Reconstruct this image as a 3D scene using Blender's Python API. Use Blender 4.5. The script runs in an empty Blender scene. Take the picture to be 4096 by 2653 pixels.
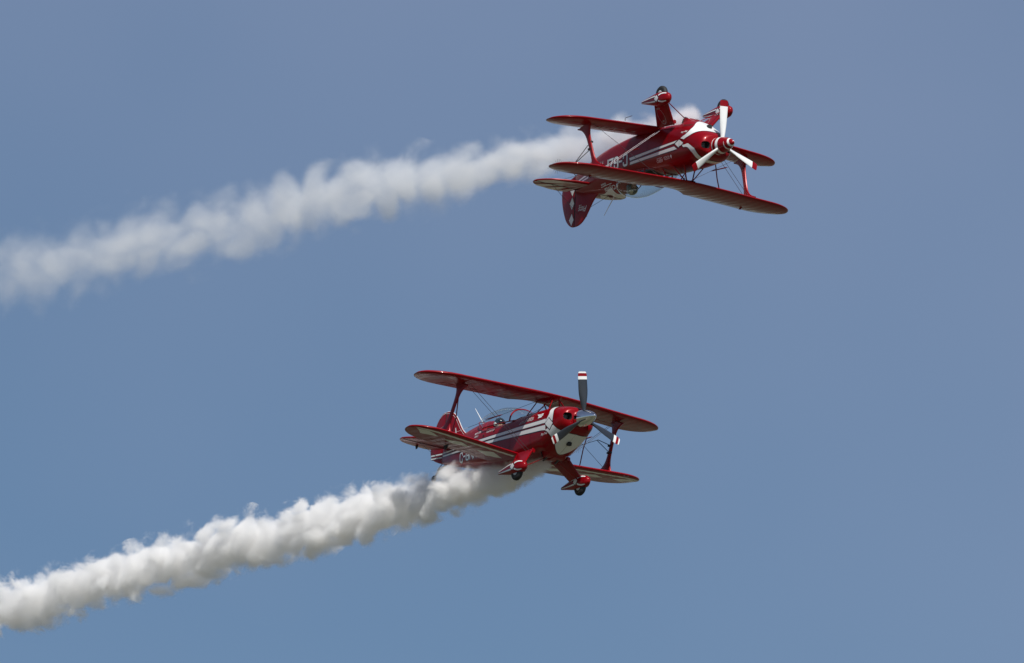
import bpy, bmesh, math, random
from mathutils import Vector, Matrix, noise, geometry
random.seed(7)
R = math.radians
sc = bpy.context.scene
COL = sc.collection

# ------------------------------------------------------------ camera, sky, sun, exposure
ELEV = 14.0                                   # the camera looks up by this much
cd = bpy.data.cameras.new('camera'); cam = bpy.data.objects.new('camera', cd); COL.objects.link(cam)
cam.location = (0, 0, 1.7); cam.rotation_euler = (R(90 + ELEV), 0, 0)
cd.sensor_width = 36; cd.lens = 18 / math.tan(R(5.1 / 2)); cd.clip_start = 1; cd.clip_end = 40000
sc.camera = cam
SUN = Vector((.26, -.81, .97)).normalized()   # towards the sun
sd = bpy.data.lights.new('sun', 'SUN'); so = bpy.data.objects.new('sun', sd); COL.objects.link(so)
sd.energy = 5.0; sd.angle = R(.55); sd.color = (1, .97, .92)
so.rotation_euler = SUN.to_track_quat('Z', 'Y').to_euler(); so.location = (0, 0, 300)
W = bpy.data.worlds.new('World'); sc.world = W; W.use_nodes = True
nt = W.node_tree; bg = nt.nodes['Background']
sky = nt.nodes.new('ShaderNodeTexSky'); sky.sky_type = 'NISHITA'; sky.sun_disc = False
sky.sun_elevation = math.asin(SUN.z); sky.sun_rotation = math.atan2(SUN.x, SUN.y)
sky.air_density = 1.0; sky.dust_density = .3; sky.ozone_density = 4.2; sky.altitude = 200
tc = nt.nodes.new('ShaderNodeTexCoord')
nz = nt.nodes.new('ShaderNodeTexNoise'); nz.inputs['Scale'].default_value = 13.0; nz.inputs['Detail'].default_value = 3
nt.links.new(tc.outputs['Generated'], nz.inputs['Vector'])
# thin high veil of cirrus: begins above some 12 degrees and thickens upwards and to the right, with soft patches
sxyz = nt.nodes.new('ShaderNodeSeparateXYZ'); nt.links.new(tc.outputs['Generated'], sxyz.inputs[0])
ramp = nt.nodes.new('ShaderNodeMapRange'); ramp.inputs[1].default_value = .205; ramp.inputs[2].default_value = .285
ramp.inputs[3].default_value = .0; ramp.inputs[4].default_value = .30
nt.links.new(sxyz.outputs[2], ramp.inputs[0])
def wm(op, a, b, c=None, clamp=False):
    n = nt.nodes.new('ShaderNodeMath'); n.operation = op; n.use_clamp = clamp
    for i, v in enumerate((a, b, c)):
        if v is None: continue
        if isinstance(v, (int, float)): n.inputs[i].default_value = v
        else: nt.links.new(v, n.inputs[i])
    return n.outputs[0]
veil = wm('ADD', wm('MULTIPLY_ADD', wm('SUBTRACT', nz.outputs['Fac'], .5), .45, ramp.outputs[0]), wm('MULTIPLY', wm('MINIMUM', wm('MAXIMUM', sxyz.outputs[0], -.06), .06), 1.5), None, True)
mix = nt.nodes.new('ShaderNodeMix'); mix.data_type = 'RGBA'
nt.links.new(veil, mix.inputs[0])
nt.links.new(sky.outputs[0], mix.inputs[6]); mix.inputs[7].default_value = (5.2, 5.7, 7.9, 1)
nt.links.new(mix.outputs[2], bg.inputs[0]); bg.inputs[1].default_value = .067
sc.view_settings.view_transform = 'Standard'; sc.view_settings.look = 'None'
sc.view_settings.exposure = 0; sc.view_settings.gamma = 1
sc.render.engine = 'CYCLES'
sc.cycles.max_bounces = 26; sc.cycles.transparent_max_bounces = 16; sc.cycles.volume_bounces = 24
sc.cycles.volume_step_rate = 1.0; sc.cycles.volume_max_steps = 400

# ------------------------------------------------------------ helpers
def tag(o, **k):
    for a, b in k.items(): o[a] = b
    return o
def empty(name, mat=None):
    o = bpy.data.objects.new(name, None); COL.objects.link(o)
    if mat is not None: o.matrix_world = mat
    return o
class MB:
    """collects shapes that become one mesh object"""
    def __init__(s): s.v = []; s.f = []; s.m = []
    def add(s, vs, fs, m=0):
        n = len(s.v); s.v += [tuple(v) for v in vs]
        for f in fs: s.f.append([n + i for i in f]); s.m.append(m)
    def add_mesh(s, me):
        n = len(s.v); s.v += [tuple(v.co) for v in me.vertices]
        for p in me.polygons: s.f.append([n + i for i in p.vertices]); s.m.append(p.material_index)
    def mesh(s, name, mats):
        me = bpy.data.meshes.new(name); me.from_pydata(s.v, [], s.f)
        for m in mats: me.materials.append(m)
        me.polygons.foreach_set('material_index', s.m); me.update()
        return me
    def build(s, name, mats, parent=None, sharp=35, fix=True):
        if not isinstance(mats, (list, tuple)): mats = [mats]
        me = s.mesh(name, mats)
        if fix:
            bm = bmesh.new(); bm.from_mesh(me); bmesh.ops.recalc_face_normals(bm, faces=bm.faces[:]); bm.to_mesh(me); bm.free()
        me.polygons.foreach_set('use_smooth', [True] * len(me.polygons))
        me.set_sharp_from_angle(angle=R(sharp))
        o = bpy.data.objects.new(name, me); COL.objects.link(o); o.parent = parent
        return o
def catmull(pts, n=6, closed=False):
    pts = [Vector(p) for p in pts]; out = []; N = len(pts)
    rng = range(N if closed else N - 1)
    for i in rng:
        if closed: a, b, c, d = pts[(i - 1) % N], pts[i], pts[(i + 1) % N], pts[(i + 2) % N]
        else: a, b, c, d = pts[max(i - 1, 0)], pts[i], pts[i + 1], pts[min(i + 2, N - 1)]
        for k in range(n):
            t = k / n
            out.append(.5 * ((2 * b) + (-a + c) * t + (2 * a - 5 * b + 4 * c - d) * t * t + (-a + 3 * b - 3 * c + d) * t ** 3))
    if not closed: out.append(pts[-1])
    return out
def tube(mb, pts, r, n=8, m=0, flat=1.0, up=(1, 0, 0)):
    """swept tube; r number or list; flat<1 squashes across 'up' (streamlined strut)"""
    pts = [Vector(p) for p in pts]; N = len(pts)
    if not isinstance(r, (list, tuple)): r = [r] * N
    vs = []; fs = []
    for i, p in enumerate(pts):
        d = (pts[min(i + 1, N - 1)] - pts[max(i - 1, 0)]).normalized()
        u = Vector(up); u = (u - d * u.dot(d))
        if u.length < 1e-3: u = d.orthogonal()
        u.normalize(); w = d.cross(u)
        for k in range(n):
            a = 2 * math.pi * k / n
            vs.append(p + u * math.cos(a) * r[i] + w * math.sin(a) * r[i] * flat)
    for i in range(N - 1):
        for k in range(n):
            fs.append((i * n + k, i * n + (k + 1) % n, (i + 1) * n + (k + 1) % n, (i + 1) * n + k))
    fs.append(tuple(range(n))[::-1]); fs.append(tuple((N - 1) * n + k for k in range(n)))
    mb.add(vs, fs, m)
def lathe(mb, prof, org, axis, n=32, m=0, mf=None):
    """profile [(along, radius)] turned about axis"""
    axis = Vector(axis).normalized(); u = axis.orthogonal().normalized(); w = axis.cross(u); org = Vector(org)
    base = len(mb.v); vs = []
    for a, r in prof:
        for k in range(n):
            t = 2 * math.pi * k / n
            vs.append(org + axis * a + (u * math.cos(t) + w * math.sin(t)) * max(r, 1e-4))
    mb.v += [tuple(v) for v in vs]
    for i in range(len(prof) - 1):
        for k in range(n):
            f = [base + i * n + k, base + i * n + (k + 1) % n, base + (i + 1) * n + (k + 1) % n, base + (i + 1) * n + k]
            mb.f.append(f); mb.m.append(mf(i, k / n) if mf else m)
    mb.f.append([base + k for k in range(n)]); mb.m.append(m)
    mb.f.append([base + (len(prof) - 1) * n + k for k in range(n)]); mb.m.append(m)
def inset_poly(poly, d):
    N = len(poly); out = []
    area = sum(poly[i][0] * poly[(i + 1) % N][1] - poly[(i + 1) % N][0] * poly[i][1] for i in range(N))
    s = 1 if area > 0 else -1
    for i in range(N):
        a = Vector(poly[i - 1][:2]); b = Vector(poly[i][:2]); c = Vector(poly[(i + 1) % N][:2])
        e1 = (b - a); e2 = (c - b)
        e1 = e1.normalized() if e1.length > 1e-6 else e2.normalized(); e2 = e2.normalized() if e2.length > 1e-6 else e1
        n1 = Vector((-e1.y, e1.x)) * s; n2 = Vector((-e2.y, e2.x)) * s
        nn = (n1 + n2); k = nn.length
        nn = nn / k if k > 1e-5 else n1
        out.append(b + nn * d / max(nn.dot(n1), .5))
    return out
def plate(mb, poly, th, inset, mp, m=0):
    """flat panel of the given outline with rounded edges; mp maps (a, b, h) to a point"""
    N = len(poly); q = inset_poly(poly, inset); q1 = inset_poly(poly, inset * .3)
    base = len(mb.v)
    rings = [[(p[0], p[1], 0) for p in poly], [(p[0], p[1], th * .36) for p in q1], [(p[0], p[1], th * .5) for p in q],
             [(p[0], p[1], -th * .36) for p in q1], [(p[0], p[1], -th * .5) for p in q]]
    for r_ in rings: mb.v += [tuple(mp(*p)) for p in r_]
    for a, b in ((0, 1), (1, 2), (0, 3), (3, 4)):
        for i in range(N):
            j = (i + 1) % N; mb.f.append([base + a * N + i, base + a * N + j, base + b * N + j, base + b * N + i]); mb.m.append(m)
    tri = geometry.tessellate_polygon([[Vector((p[0], p[1], 0)) for p in q]])
    for t in tri:
        mb.f.append([base + 2 * N + i for i in t]); mb.m.append(m)
        mb.f.append([base + 4 * N + i for i in t][::-1]); mb.m.append(m)
def cut2d(polys, step, faces=None):
    """polygons in the plane (or verts+faces) cut along a grid -> verts, faces"""
    bm = bmesh.new()
    if faces is None:
        for p in polys:
            vs = [bm.verts.new((q[0], q[1], 0)) for q in p]
            tri = geometry.tessellate_polygon([[v.co for v in vs]])
            for t in tri:
                try: bm.faces.new([vs[i] for i in t])
                except ValueError: pass
    else:
        vs = [bm.verts.new((q[0], q[1], 0)) for q in polys]
        for f in faces:
            try: bm.faces.new([vs[i] for i in f])
            except ValueError: pass
    for ax in (0, 1):
        lo = min(v.co[ax] for v in bm.verts); hi = max(v.co[ax] for v in bm.verts)
        k = math.floor(lo / step[ax]) + 1
        while k * step[ax] < hi:
            co = Vector((0, 0, 0)); co[ax] = k * step[ax]; no = Vector((0, 0, 0)); no[ax] = 1
            bmesh.ops.bisect_plane(bm, geom=bm.verts[:] + bm.edges[:] + bm.faces[:], plane_co=co, plane_no=no, dist=1e-6)
            k += 1
    bm.verts.index_update()
    V = [v.co.copy() for v in bm.verts]; F = [[v.index for v in f.verts] for f in bm.faces]
    bm.free(); return V, F
def decal(mb, poly, mp, m, step=(.06, .06), off=.004):
    """paint a flat outline onto a curved surface. mp(a,b,off)->point"""
    V, F = cut2d([poly], step); mb.add([mp(v.x, v.y, off) for v in V], F, m)
_txt = {}
def text2d(s, shear=0.0, bold=0.0):
    k = (s, shear, bold)
    if k not in _txt:
        cu = bpy.data.curves.new('lettering', 'FONT'); cu.body = s; cu.shear = shear; cu.offset = bold; cu.resolution_u = 3
        cu.align_x = 'LEFT'; o = bpy.data.objects.new('lettering', cu)
        me = bpy.data.meshes.new_from_object(o)
        V = [(v.co.x, v.co.y) for v in me.vertices]; F = [list(p.vertices) for p in me.polygons]
        bpy.data.objects.remove(o); bpy.data.curves.remove(cu); bpy.data.meshes.remove(me)
        x0 = min(v[0] for v in V); x1 = max(v[0] for v in V); y0 = min(v[1] for v in V); y1 = max(v[1] for v in V)
        _txt[k] = ([((v[0] - x0) / (x1 - x0), (v[1] - y0) / (y1 - y0)) for v in V], F)
    return _txt[k]
def lettering(mb, s, o, ux, uy, mp, m, shear=0.0, bold=0.0, off=.006, step=(.05, .05)):
    """o lower-left corner, ux / uy the baseline and height vectors in the map plane"""
    V, F = text2d(s, shear, bold)
    P = [(o[0] + v[0] * ux[0] + v[1] * uy[0], o[1] + v[0] * ux[1] + v[1] * uy[1]) for v in V]
    V2, F2 = cut2d(P, step, F); mb.add([mp(v.x, v.y, off) for v in V2], F2, m)

STROKES = {'C': [[(1, .76), (1, .90), (.8, 1), (.2, 1), (0, .90), (0, .10), (.2, 0), (.8, 0), (1, .10), (1, .24)]],
           'G': [[(1, .76), (1, .90), (.8, 1), (.2, 1), (0, .90), (0, .10), (.2, 0), (.8, 0), (1, .10), (1, .46), (.5, .46)]],
           '-': [[(.05, .5), (.95, .5)]], 'N': [[(0, 0), (0, 1), (1, 0), (1, 1)]], 'Z': [[(0, 1), (1, 1), (0, 0), (1, 0)]],
           'M': [[(0, 0), (0, 1), (.5, .35), (1, 1), (1, 0)]], 'P': [[(0, 0), (0, 1), (.8, 1), (1, .9), (1, .58), (.8, .48), (0, .48)]],
           'W': [[(0, 1), (.2, 0), (.5, .7), (.8, 0), (1, 1)]]}
def ribbon(pts, w):
    P = [Vector(p) for p in pts]; L_, R_ = [], []
    for i, p in enumerate(P):
        a = (P[i] - P[i - 1]).normalized() if i else (P[1] - P[0]).normalized()
        b = (P[i + 1] - P[i]).normalized() if i < len(P) - 1 else a
        n1 = Vector((-a.y, a.x)); n2 = Vector((-b.y, b.x)); n = (n1 + n2); n = n.normalized() if n.length > 1e-4 else n1
        k = w / 2 / max(n.dot(n1), .42)
        e = a * (-w / 2 if i == 0 else (w / 2 if i == len(P) - 1 else 0))
        L_.append(tuple(p + n * k + e)); R_.append(tuple(p - n * k + e))
    return L_, R_
def registration(mb, word, org, ux, cw, gap, h, mp, th, key=.008):
    """block letters; ux = reading direction in the map plane (1 or -1)"""
    x = 0
    for ch in word:
        w = cw * (.62 if ch == '-' else 1)
        for st in STROKES[ch]:
            pts = [(org[0] + ux * (x + p[0] * w), org[1] + p[1] * h) for p in st]
            for mat, ww, off in ((2, th + 2 * key, .0032), (1, th, .0058)):
                L_, R_ = ribbon(pts, ww)
                for i in range(len(pts) - 1):
                    decal(mb, [L_[i], L_[i + 1], R_[i + 1], R_[i]], mp, mat, (.05, .05), off + i * .00012)
        x += w + gap
# ------------------------------------------------------------ materials
def newmat(name):
    m = bpy.data.materials.new(name); m.use_nodes = True
    return m, m.node_tree, m.node_tree.nodes['Principled BSDF']
def paint(name, col, rough=.32, coat=.6, var=.08, metallic=0, dirt=.0, bump=0, spec=.5):
    m, t, b = newmat(name)
    n = t.nodes.new('ShaderNodeTexNoise'); n.inputs['Scale'].default_value = 5; n.inputs['Detail'].default_value = 6
    c = t.nodes.new('ShaderNodeTexCoord'); t.links.new(c.outputs['Object'], n.inputs['Vector'])
    mr = t.nodes.new('ShaderNodeMapRange'); mr.inputs[3].default_value = 1 - var; mr.inputs[4].default_value = 1 + var
    t.links.new(n.outputs['Fac'], mr.inputs[0])
    v = t.nodes.new('ShaderNodeVectorMath'); v.operation = 'SCALE'; v.inputs[0].default_value = col
    t.links.new(mr.outputs[0], v.inputs['Scale']); t.links.new(v.outputs[0], b.inputs['Base Color'])
    mr2 = t.nodes.new('ShaderNodeMapRange'); mr2.inputs[3].default_value = rough * .8; mr2.inputs[4].default_value = rough * 1.25
    t.links.new(n.outputs['Fac'], mr2.inputs[0]); t.links.new(mr2.outputs[0], b.inputs['Roughness'])
    b.inputs['Coat Weight'].default_value = coat; b.inputs['Coat Roughness'].default_value = .06
    b.inputs['Metallic'].default_value = metallic; b.inputs['Specular IOR Level'].default_value = spec
    if bump:
        n2 = t.nodes.new('ShaderNodeTexNoise'); n2.inputs['Scale'].default_value = 9; n2.inputs['Detail'].default_value = 3
        t.links.new(c.outputs['Object'], n2.inputs['Vector'])
        bp = t.nodes.new('ShaderNodeBump'); bp.inputs['Strength'].default_value = 1; bp.inputs['Distance'].default_value = bump
        t.links.new(n2.outputs['Fac'], bp.inputs['Height']); t.links.new(bp.outputs[0], b.inputs['Normal']); t.links.new(bp.outputs[0], b.inputs['Coat Normal'])
    return m
RED = paint('red_paint', (.225, .0003, .004), .34, .24, .14, .10, bump=.0012, spec=.18)
WHITE = paint('white_paint', (.74, .75, .74), .4, .4, .03)
NAVY = paint('dark_outline', (.006, .006, .02), .4, .4, .1)
BLACK = paint('black_rubber', (.012, .012, .013), .7, 0, .2)
DARK = paint('dark_interior', (.016, .014, .014), .7, 0, .2)
STEEL = paint('wire_steel', (.10, .09, .10), .4, 0, .1, .6)
CHROME = paint('polished_metal', (.80, .80, .80), .07, 0, .02, 1)
GREY = paint('light_grey_plate', (.42, .43, .44), .4, .2, .05)
BLADE_DARK = paint('blade_dark', (.018, .022, .03), .35, .3, .15)
BLADE_GREY = paint('blade_silver', (.55, .56, .56), .3, .3, .05, .25)
SKIN = paint('skin', (.50, .27, .18), .55, 0, .06)
SUIT = paint('flight_suit', (.03, .035, .045), .8, 0, .2)
COLLAR = paint('pale_collar', (.6, .6, .58), .7, 0, .1)
HELMET = paint('helmet_shell', (.012, .014, .018), .2, .8, .1)
HELMET2 = paint('helmet_shell_worn', (.03, .04, .045), .3, .6, .1)
PALE = paint('helmet_panel', (.5, .5, .36), .5, .2, .1)
def glassmat():
    m, t, b = newmat('acrylic_canopy'); t.nodes.remove(b)
    out = t.nodes['Material Output']; tr = t.nodes.new('ShaderNodeBsdfTransparent'); tr.inputs[0].default_value = (.90, .95, .94, 1)
    gl = t.nodes.new('ShaderNodeBsdfGlossy'); gl.inputs['Roughness'].default_value = .03; gl.inputs[0].default_value = (.9, .95, .95, 1)
    fr0 = t.nodes.new('ShaderNodeLayerWeight'); fr0.inputs[0].default_value = .5; pw = t.nodes.new('ShaderNodeMath'); pw.operation = 'POWER'; pw.inputs[1].default_value = 3.6; t.links.new(fr0.outputs['Facing'], pw.inputs[0]); fr = t.nodes.new('ShaderNodeMath'); fr.operation = 'MULTIPLY_ADD'; fr.inputs[1].default_value = .9; fr.inputs[2].default_value = .035; t.links.new(pw.outputs[0], fr.inputs[0])
    mx = t.nodes.new('ShaderNodeMixShader'); t.links.new(fr.outputs[0], mx.inputs[0])
    t.links.new(tr.outputs[0], mx.inputs[1]); t.links.new(gl.outputs[0], mx.inputs[2]); t.links.new(mx.outputs[0], out.inputs[0])
    return m
GLASS = glassmat()

# ------------------------------------------------------------ ground (below the frame; the planes mirror it)
m, t, b = newmat('grass_field')
c = t.nodes.new('ShaderNodeTexCoord'); n = t.nodes.new('ShaderNodeTexNoise'); n.inputs['Scale'].default_value = .012; n.inputs['Detail'].default_value = 8
t.links.new(c.outputs['Object'], n.inputs['Vector'])
cr = t.nodes.new('ShaderNodeValToRGB'); cr.color_ramp.elements[0].position = .38; cr.color_ramp.elements[1].position = .62
cr.color_ramp.elements[0].color = (.036, .043, .020, 1); cr.color_ramp.elements[1].color = (.11, .10, .062, 1)
t.links.new(n.outputs['Fac'], cr.inputs[0]); t.links.new(cr.outputs[0], b.inputs['Base Color']); b.inputs['Roughness'].default_value = .95
g = MB(); S = 15000
for i in range(12):
    for j in range(12):
        x0 = -S + 2 * S * i / 12; y0 = -S + 2 * S * j / 12; q = 2 * S / 12
        g.add([(x0, y0, 0), (x0 + q, y0, 0), (x0 + q, y0 + q, 0), (x0, y0 + q, 0)], [(0, 1, 2, 3)])
tag(g.build('ground', m), kind='structure', label='green and brown grass airfield below the aircraft', category='ground')

# ------------------------------------------------------------ fuselage surface.  x forward (0 = spinner tip), y to port, z up
#        x     halfw  top    bot    zc    n_top n_bot
FUS = [(-.545, .205, .185, -.205, 0.00, 2.0, 2.0),
       (-.560, .300, .215, -.235, 0.00, 2.2, 2.2),
       (-.590, .360, .235, -.265, 0.00, 2.3, 2.3),
       (-.650, .405, .255, -.305, 0.00, 2.4, 2.4),
       (-.750, .430, .275, -.365, -.01, 2.5, 2.5),
       (-.900, .445, .295, -.465, -.03, 2.6, 2.6),
       (-1.10, .450, .315, -.590, -.06, 2.6, 2.8),
       (-1.28, .448, .325, -.668, -.10, 2.6, 3.0),
       (-1.50, .445, .325, -.620, -.12, 2.6, 3.6),
       (-1.90, .440, .320, -.640, -.14, 2.6, 4.5),
       (-2.30, .430, .290, -.650, -.16, 2.8, 5.0),
       (-2.70, .420, .230, -.650, -.18, 3.2, 5.0),
       (-3.20, .400, .215, -.625, -.18, 3.2, 5.0),
       (-3.65, .370, .250, -.580, -.17, 2.8, 5.0),
       (-3.80, .355, .430, -.565, -.16, 1.9, 5.0),
       (-4.10, .320, .405, -.525, -.15, 1.9, 5.0),
       (-4.60, .240, .320, -.445, -.13, 1.9, 4.5),
       (-5.10, .130, .215, -.345, -.10, 1.9, 4.0),
       (-5.50, .030, .130, -.250, -.07, 2.0, 3.0)]
def station(x, T=FUS):
    if x >= T[0][0]: return T[0][1:]
    if x <= T[-1][0]: return T[-1][1:]
    for i in range(len(T) - 1):
        if T[i][0] >= x >= T[i + 1][0]: break
    a, b = T[i], T[i + 1]; h = b[0] - a[0]; t = (x - a[0]) / h
    def slope(k, j):
        if k <= 0 or k >= len(T) - 1: 
            k0, k1 = (0, 1) if k <= 0 else (len(T) - 2, len(T) - 1)
            return (T[k1][j] - T[k0][j]) / (T[k1][0] - T[k0][0])
        d0 = (T[k][j] - T[k - 1][j]) / (T[k][0] - T[k - 1][0]); d1 = (T[k + 1][j] - T[k][j]) / (T[k + 1][0] - T[k][0])
        return 0 if d0 * d1 <= 0 else 2 * d0 * d1 / (d0 + d1)
    out = []
    for j in range(1, 7):
        m0, m1 = slope(i, j) * h, slope(i + 1, j) * h
        t2, t3 = t * t, t * t * t
        out.append((2 * t3 - 3 * t2 + 1) * a[j] + (t3 - 2 * t2 + t) * m0 + (-2 * t3 + 3 * t2) * b[j] + (t3 - t2) * m1)
    return out
def sec(x, a, side=1):
    """a: -pi/2 (belly) .. 0 (side) .. pi/2 (top)"""
    w, zt, zb, zc, n1, n2 = station(x)
    s, c_ = math.sin(a), max(math.cos(a), 0)
    if s >= 0: n_, h = n1, zt - zc
    else: n_, h = n2, zc - zb
    return Vector((x, side * w * c_ ** (2 / n_), zc + math.copysign(abs(s) ** (2 / n_) * h, s)))
def z2a(x, z):
    w, zt, zb, zc, n1, n2 = station(x)
    if z >= zc: t = min((z - zc) / (zt - zc), 1); return math.asin(t ** (n1 / 2))
    t = min((zc - z) / (zc - zb), 1); return -math.asin(t ** (n2 / 2))
def offp(P, dx, da, off):
    n_ = dx.cross(da)
    return n_
def amap(side):
    def f(x, a, off):
        p = sec(x, a, side); e = .004
        dx = sec(x - e, a, side) - sec(x + e, a, side)
        a0, a1 = max(a - .02, -math.pi / 2), min(a + .02, math.pi / 2)
        n_ = dx.cross(sec(x, a1, side) - sec(x, a0, side))
        n_.normalize()
        if n_.dot(Vector((0, p.y, p.z - station(x)[3]))) < 0: n_ = -n_
        return p + n_ * off
    return f
def smap(side):
    g_ = amap(side)
    return lambda x, z, off: g_(x, z2a(x, z), off)
def loft(mb, xs, n=56, m=0, cap0=True, cap1=True):
    base = len(mb.v)
    for x in xs:
        for k in range(n):
            th = 2 * math.pi * k / n
            # even the points out along the outline
            y, z = math.cos(th), math.sin(th)
            side = 1 if y >= 0 else -1
            mb.v.append(tuple(sec(x, math.atan2(z, abs(y)), side)))
    for i in range(len(xs) - 1):
        for k in range(n):
            mb.f.append([base + i * n + k, base + i * n + (k + 1) % n, base + (i + 1) * n + (k + 1) % n, base + (i + 1) * n + k]); mb.m.append(m)
    if cap0: mb.f.append([base + k for k in range(n)]); mb.m.append(m)
    if cap1: mb.f.append([base + (len(xs) - 1) * n + k for k in range(n)][::-1]); mb.m.append(m)
def boolean(mb, cutters, mats):
    """cut pockets out of a shell; returns an MB holding the result"""
    def ob(b):
        me = b.mesh('tmp', mats); bm = bmesh.new(); bm.from_mesh(me)
        bmesh.ops.remove_doubles(bm, verts=bm.verts[:], dist=1e-5); bmesh.ops.recalc_face_normals(bm, faces=bm.faces[:]); bm.to_mesh(me); bm.free()
        o = bpy.data.objects.new('tmp', me); COL.objects.link(o); return o
    A = ob(mb); Bs = [ob(c_) for c_ in cutters]
    for b_ in Bs:
        md = A.modifiers.new('b', 'BOOLEAN'); md.operation = 'DIFFERENCE'; md.object = b_; md.solver = 'EXACT'
    dg = bpy.context.evaluated_depsgraph_get()
    me = bpy.data.meshes.new_from_object(A.evaluated_get(dg))
    out = MB(); out.add_mesh(me); bpy.data.meshes.remove(me)
    for o in [A] + Bs:
        me = o.data; bpy.data.objects.remove(o); bpy.data.meshes.remove(me)
    return out
def rbox(mb, c_, sx, sy, sz, r, m=0, ax=0, n=5):
    """block with a rounded outline across axis ax"""
    o = [i for i in range(3) if i != ax]; S_ = (sx, sy, sz); pts = []
    for q, (a, b_) in enumerate(((1, 1), (-1, 1), (-1, -1), (1, -1))):
        for k in range(n + 1):
            t_ = math.pi / 2 * (q + k / n)
            pts.append((a * (S_[o[0]] / 2 - r) + r * math.cos(t_), b_ * (S_[o[1]] / 2 - r) + r * math.sin(t_)))
    N = len(pts); vs = []
    for e in (-1, 1):
        for p in pts:
            v = [0, 0, 0]; v[ax] = e * S_[ax] / 2; v[o[0]] = p[0]; v[o[1]] = p[1]; vs.append(Vector(v) + Vector(c_))
    fs = [[i, (i + 1) % N, N + (i + 1) % N, N + i] for i in range(N)] + [list(range(N))[::-1], list(range(N, 2 * N))]
    mb.add(vs, fs, m)

# ------------------------------------------------------------ wings
def airf(c_, t=.115):
    c_ = min(max(c_, 0), 1)
    yt = 5 * t * (.2969 * math.sqrt(c_) - .126 * c_ - .3516 * c_ ** 2 + .2843 * c_ ** 3 - .1036 * c_ ** 4)
    cam_ = .018 * 4 * c_ * (1 - c_)
    return cam_ + yt, cam_ - yt
def wing_pt(W_, y, c_, up, off=0):
    """W_: dict(le(y), ch(y), z(y), yr, yt). c_ 0..1 from leading to trailing edge, up: top or bottom"""
    ay = abs(y); le = W_['le'](ay); ch = W_['ch'](ay); k = 1
    if ay > W_['yr']:
        f = min((ay - W_['yr']) / (W_['yt'] - W_['yr']), 1); k = max(1 - f ** 2.1, 0) ** (1 / 2.05)
    mid = le - ch * .47; x = mid + (.47 - c_) * ch * k
    a, b_ = airf(c_); h = (a if up else b_) * ch * max(k, .03) ** .75
    sag = W_.get('sag', .004) * math.sin(math.pi * ay / .205) ** 2 * min(1, 8 * c_ * (1 - c_)) * (1 if c_ > .1 else c_ * 10)
    h += -sag if up else sag
    z = W_['z'](ay) + h - (c_ - .0) * W_.get('inc', .02) * ch * k
    return Vector((x, y, z + (off if up else -off)))
CS = [0, .004, .015, .035, .065, .10, .15, .21, .28, .36, .44, .52, .60, .68, .735]
CT = [.79, .84, .89, .94, .98, 1.0]
HINGE = .745
def wing_rows(W_, ys, cs, mb, m=0, close='te'):
    """skin over the chord fractions cs (top and bottom) at stations ys"""
    n_ = len(cs); base = len(mb.v); ring = 2 * n_
    for y in ys:
        for c_ in reversed(cs): mb.v.append(tuple(wing_pt(W_, y, c_, True)))
        for c_ in cs: mb.v.append(tuple(wing_pt(W_, y, c_, False)))
    for i in range(len(ys) - 1):
        for k in range(ring):
            mb.f.append([base + i * ring + k, base + i * ring + (k + 1) % ring, base + (i + 1) * ring + (k + 1) % ring, base + (i + 1) * ring + k]); mb.m.append(m)
    for i in (0, len(ys) - 1):
        mb.f.append([base + i * ring + k for k in range(ring)]); mb.m.append(m)
def spans(a, b, st=.034):
    n_ = max(1, round((b - a) / st)); return [a + (b - a) * i / n_ for i in range(n_ + 1)]
def tipspan(W_, a):
    ys = spans(a, W_['yr']); yr, yt = W_['yr'], W_['yt']
    return ys + [yr + (yt - yr) * math.sin(math.pi / 2 * i / 16) for i in range(1, 17)]
UW = dict(le=lambda y: -1.385 - .117 * max(y - .25, 0), ch=lambda y: 1.04 - .22 * max(0, 1 - (y / .55) ** 2) if y < .55 else 1.04,
          z=lambda y: .615, yr=2.25, yt=2.985)
LW = dict(le=lambda y: -2.06, ch=lambda y: 1.0, z=lambda y: -.625 + .062 * y, yr=2.15, yt=2.86)
def wmap(W_, sgn, up):
    return lambda y, c_, off: wing_pt(W_, sgn * y, c_, up, off)

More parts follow.
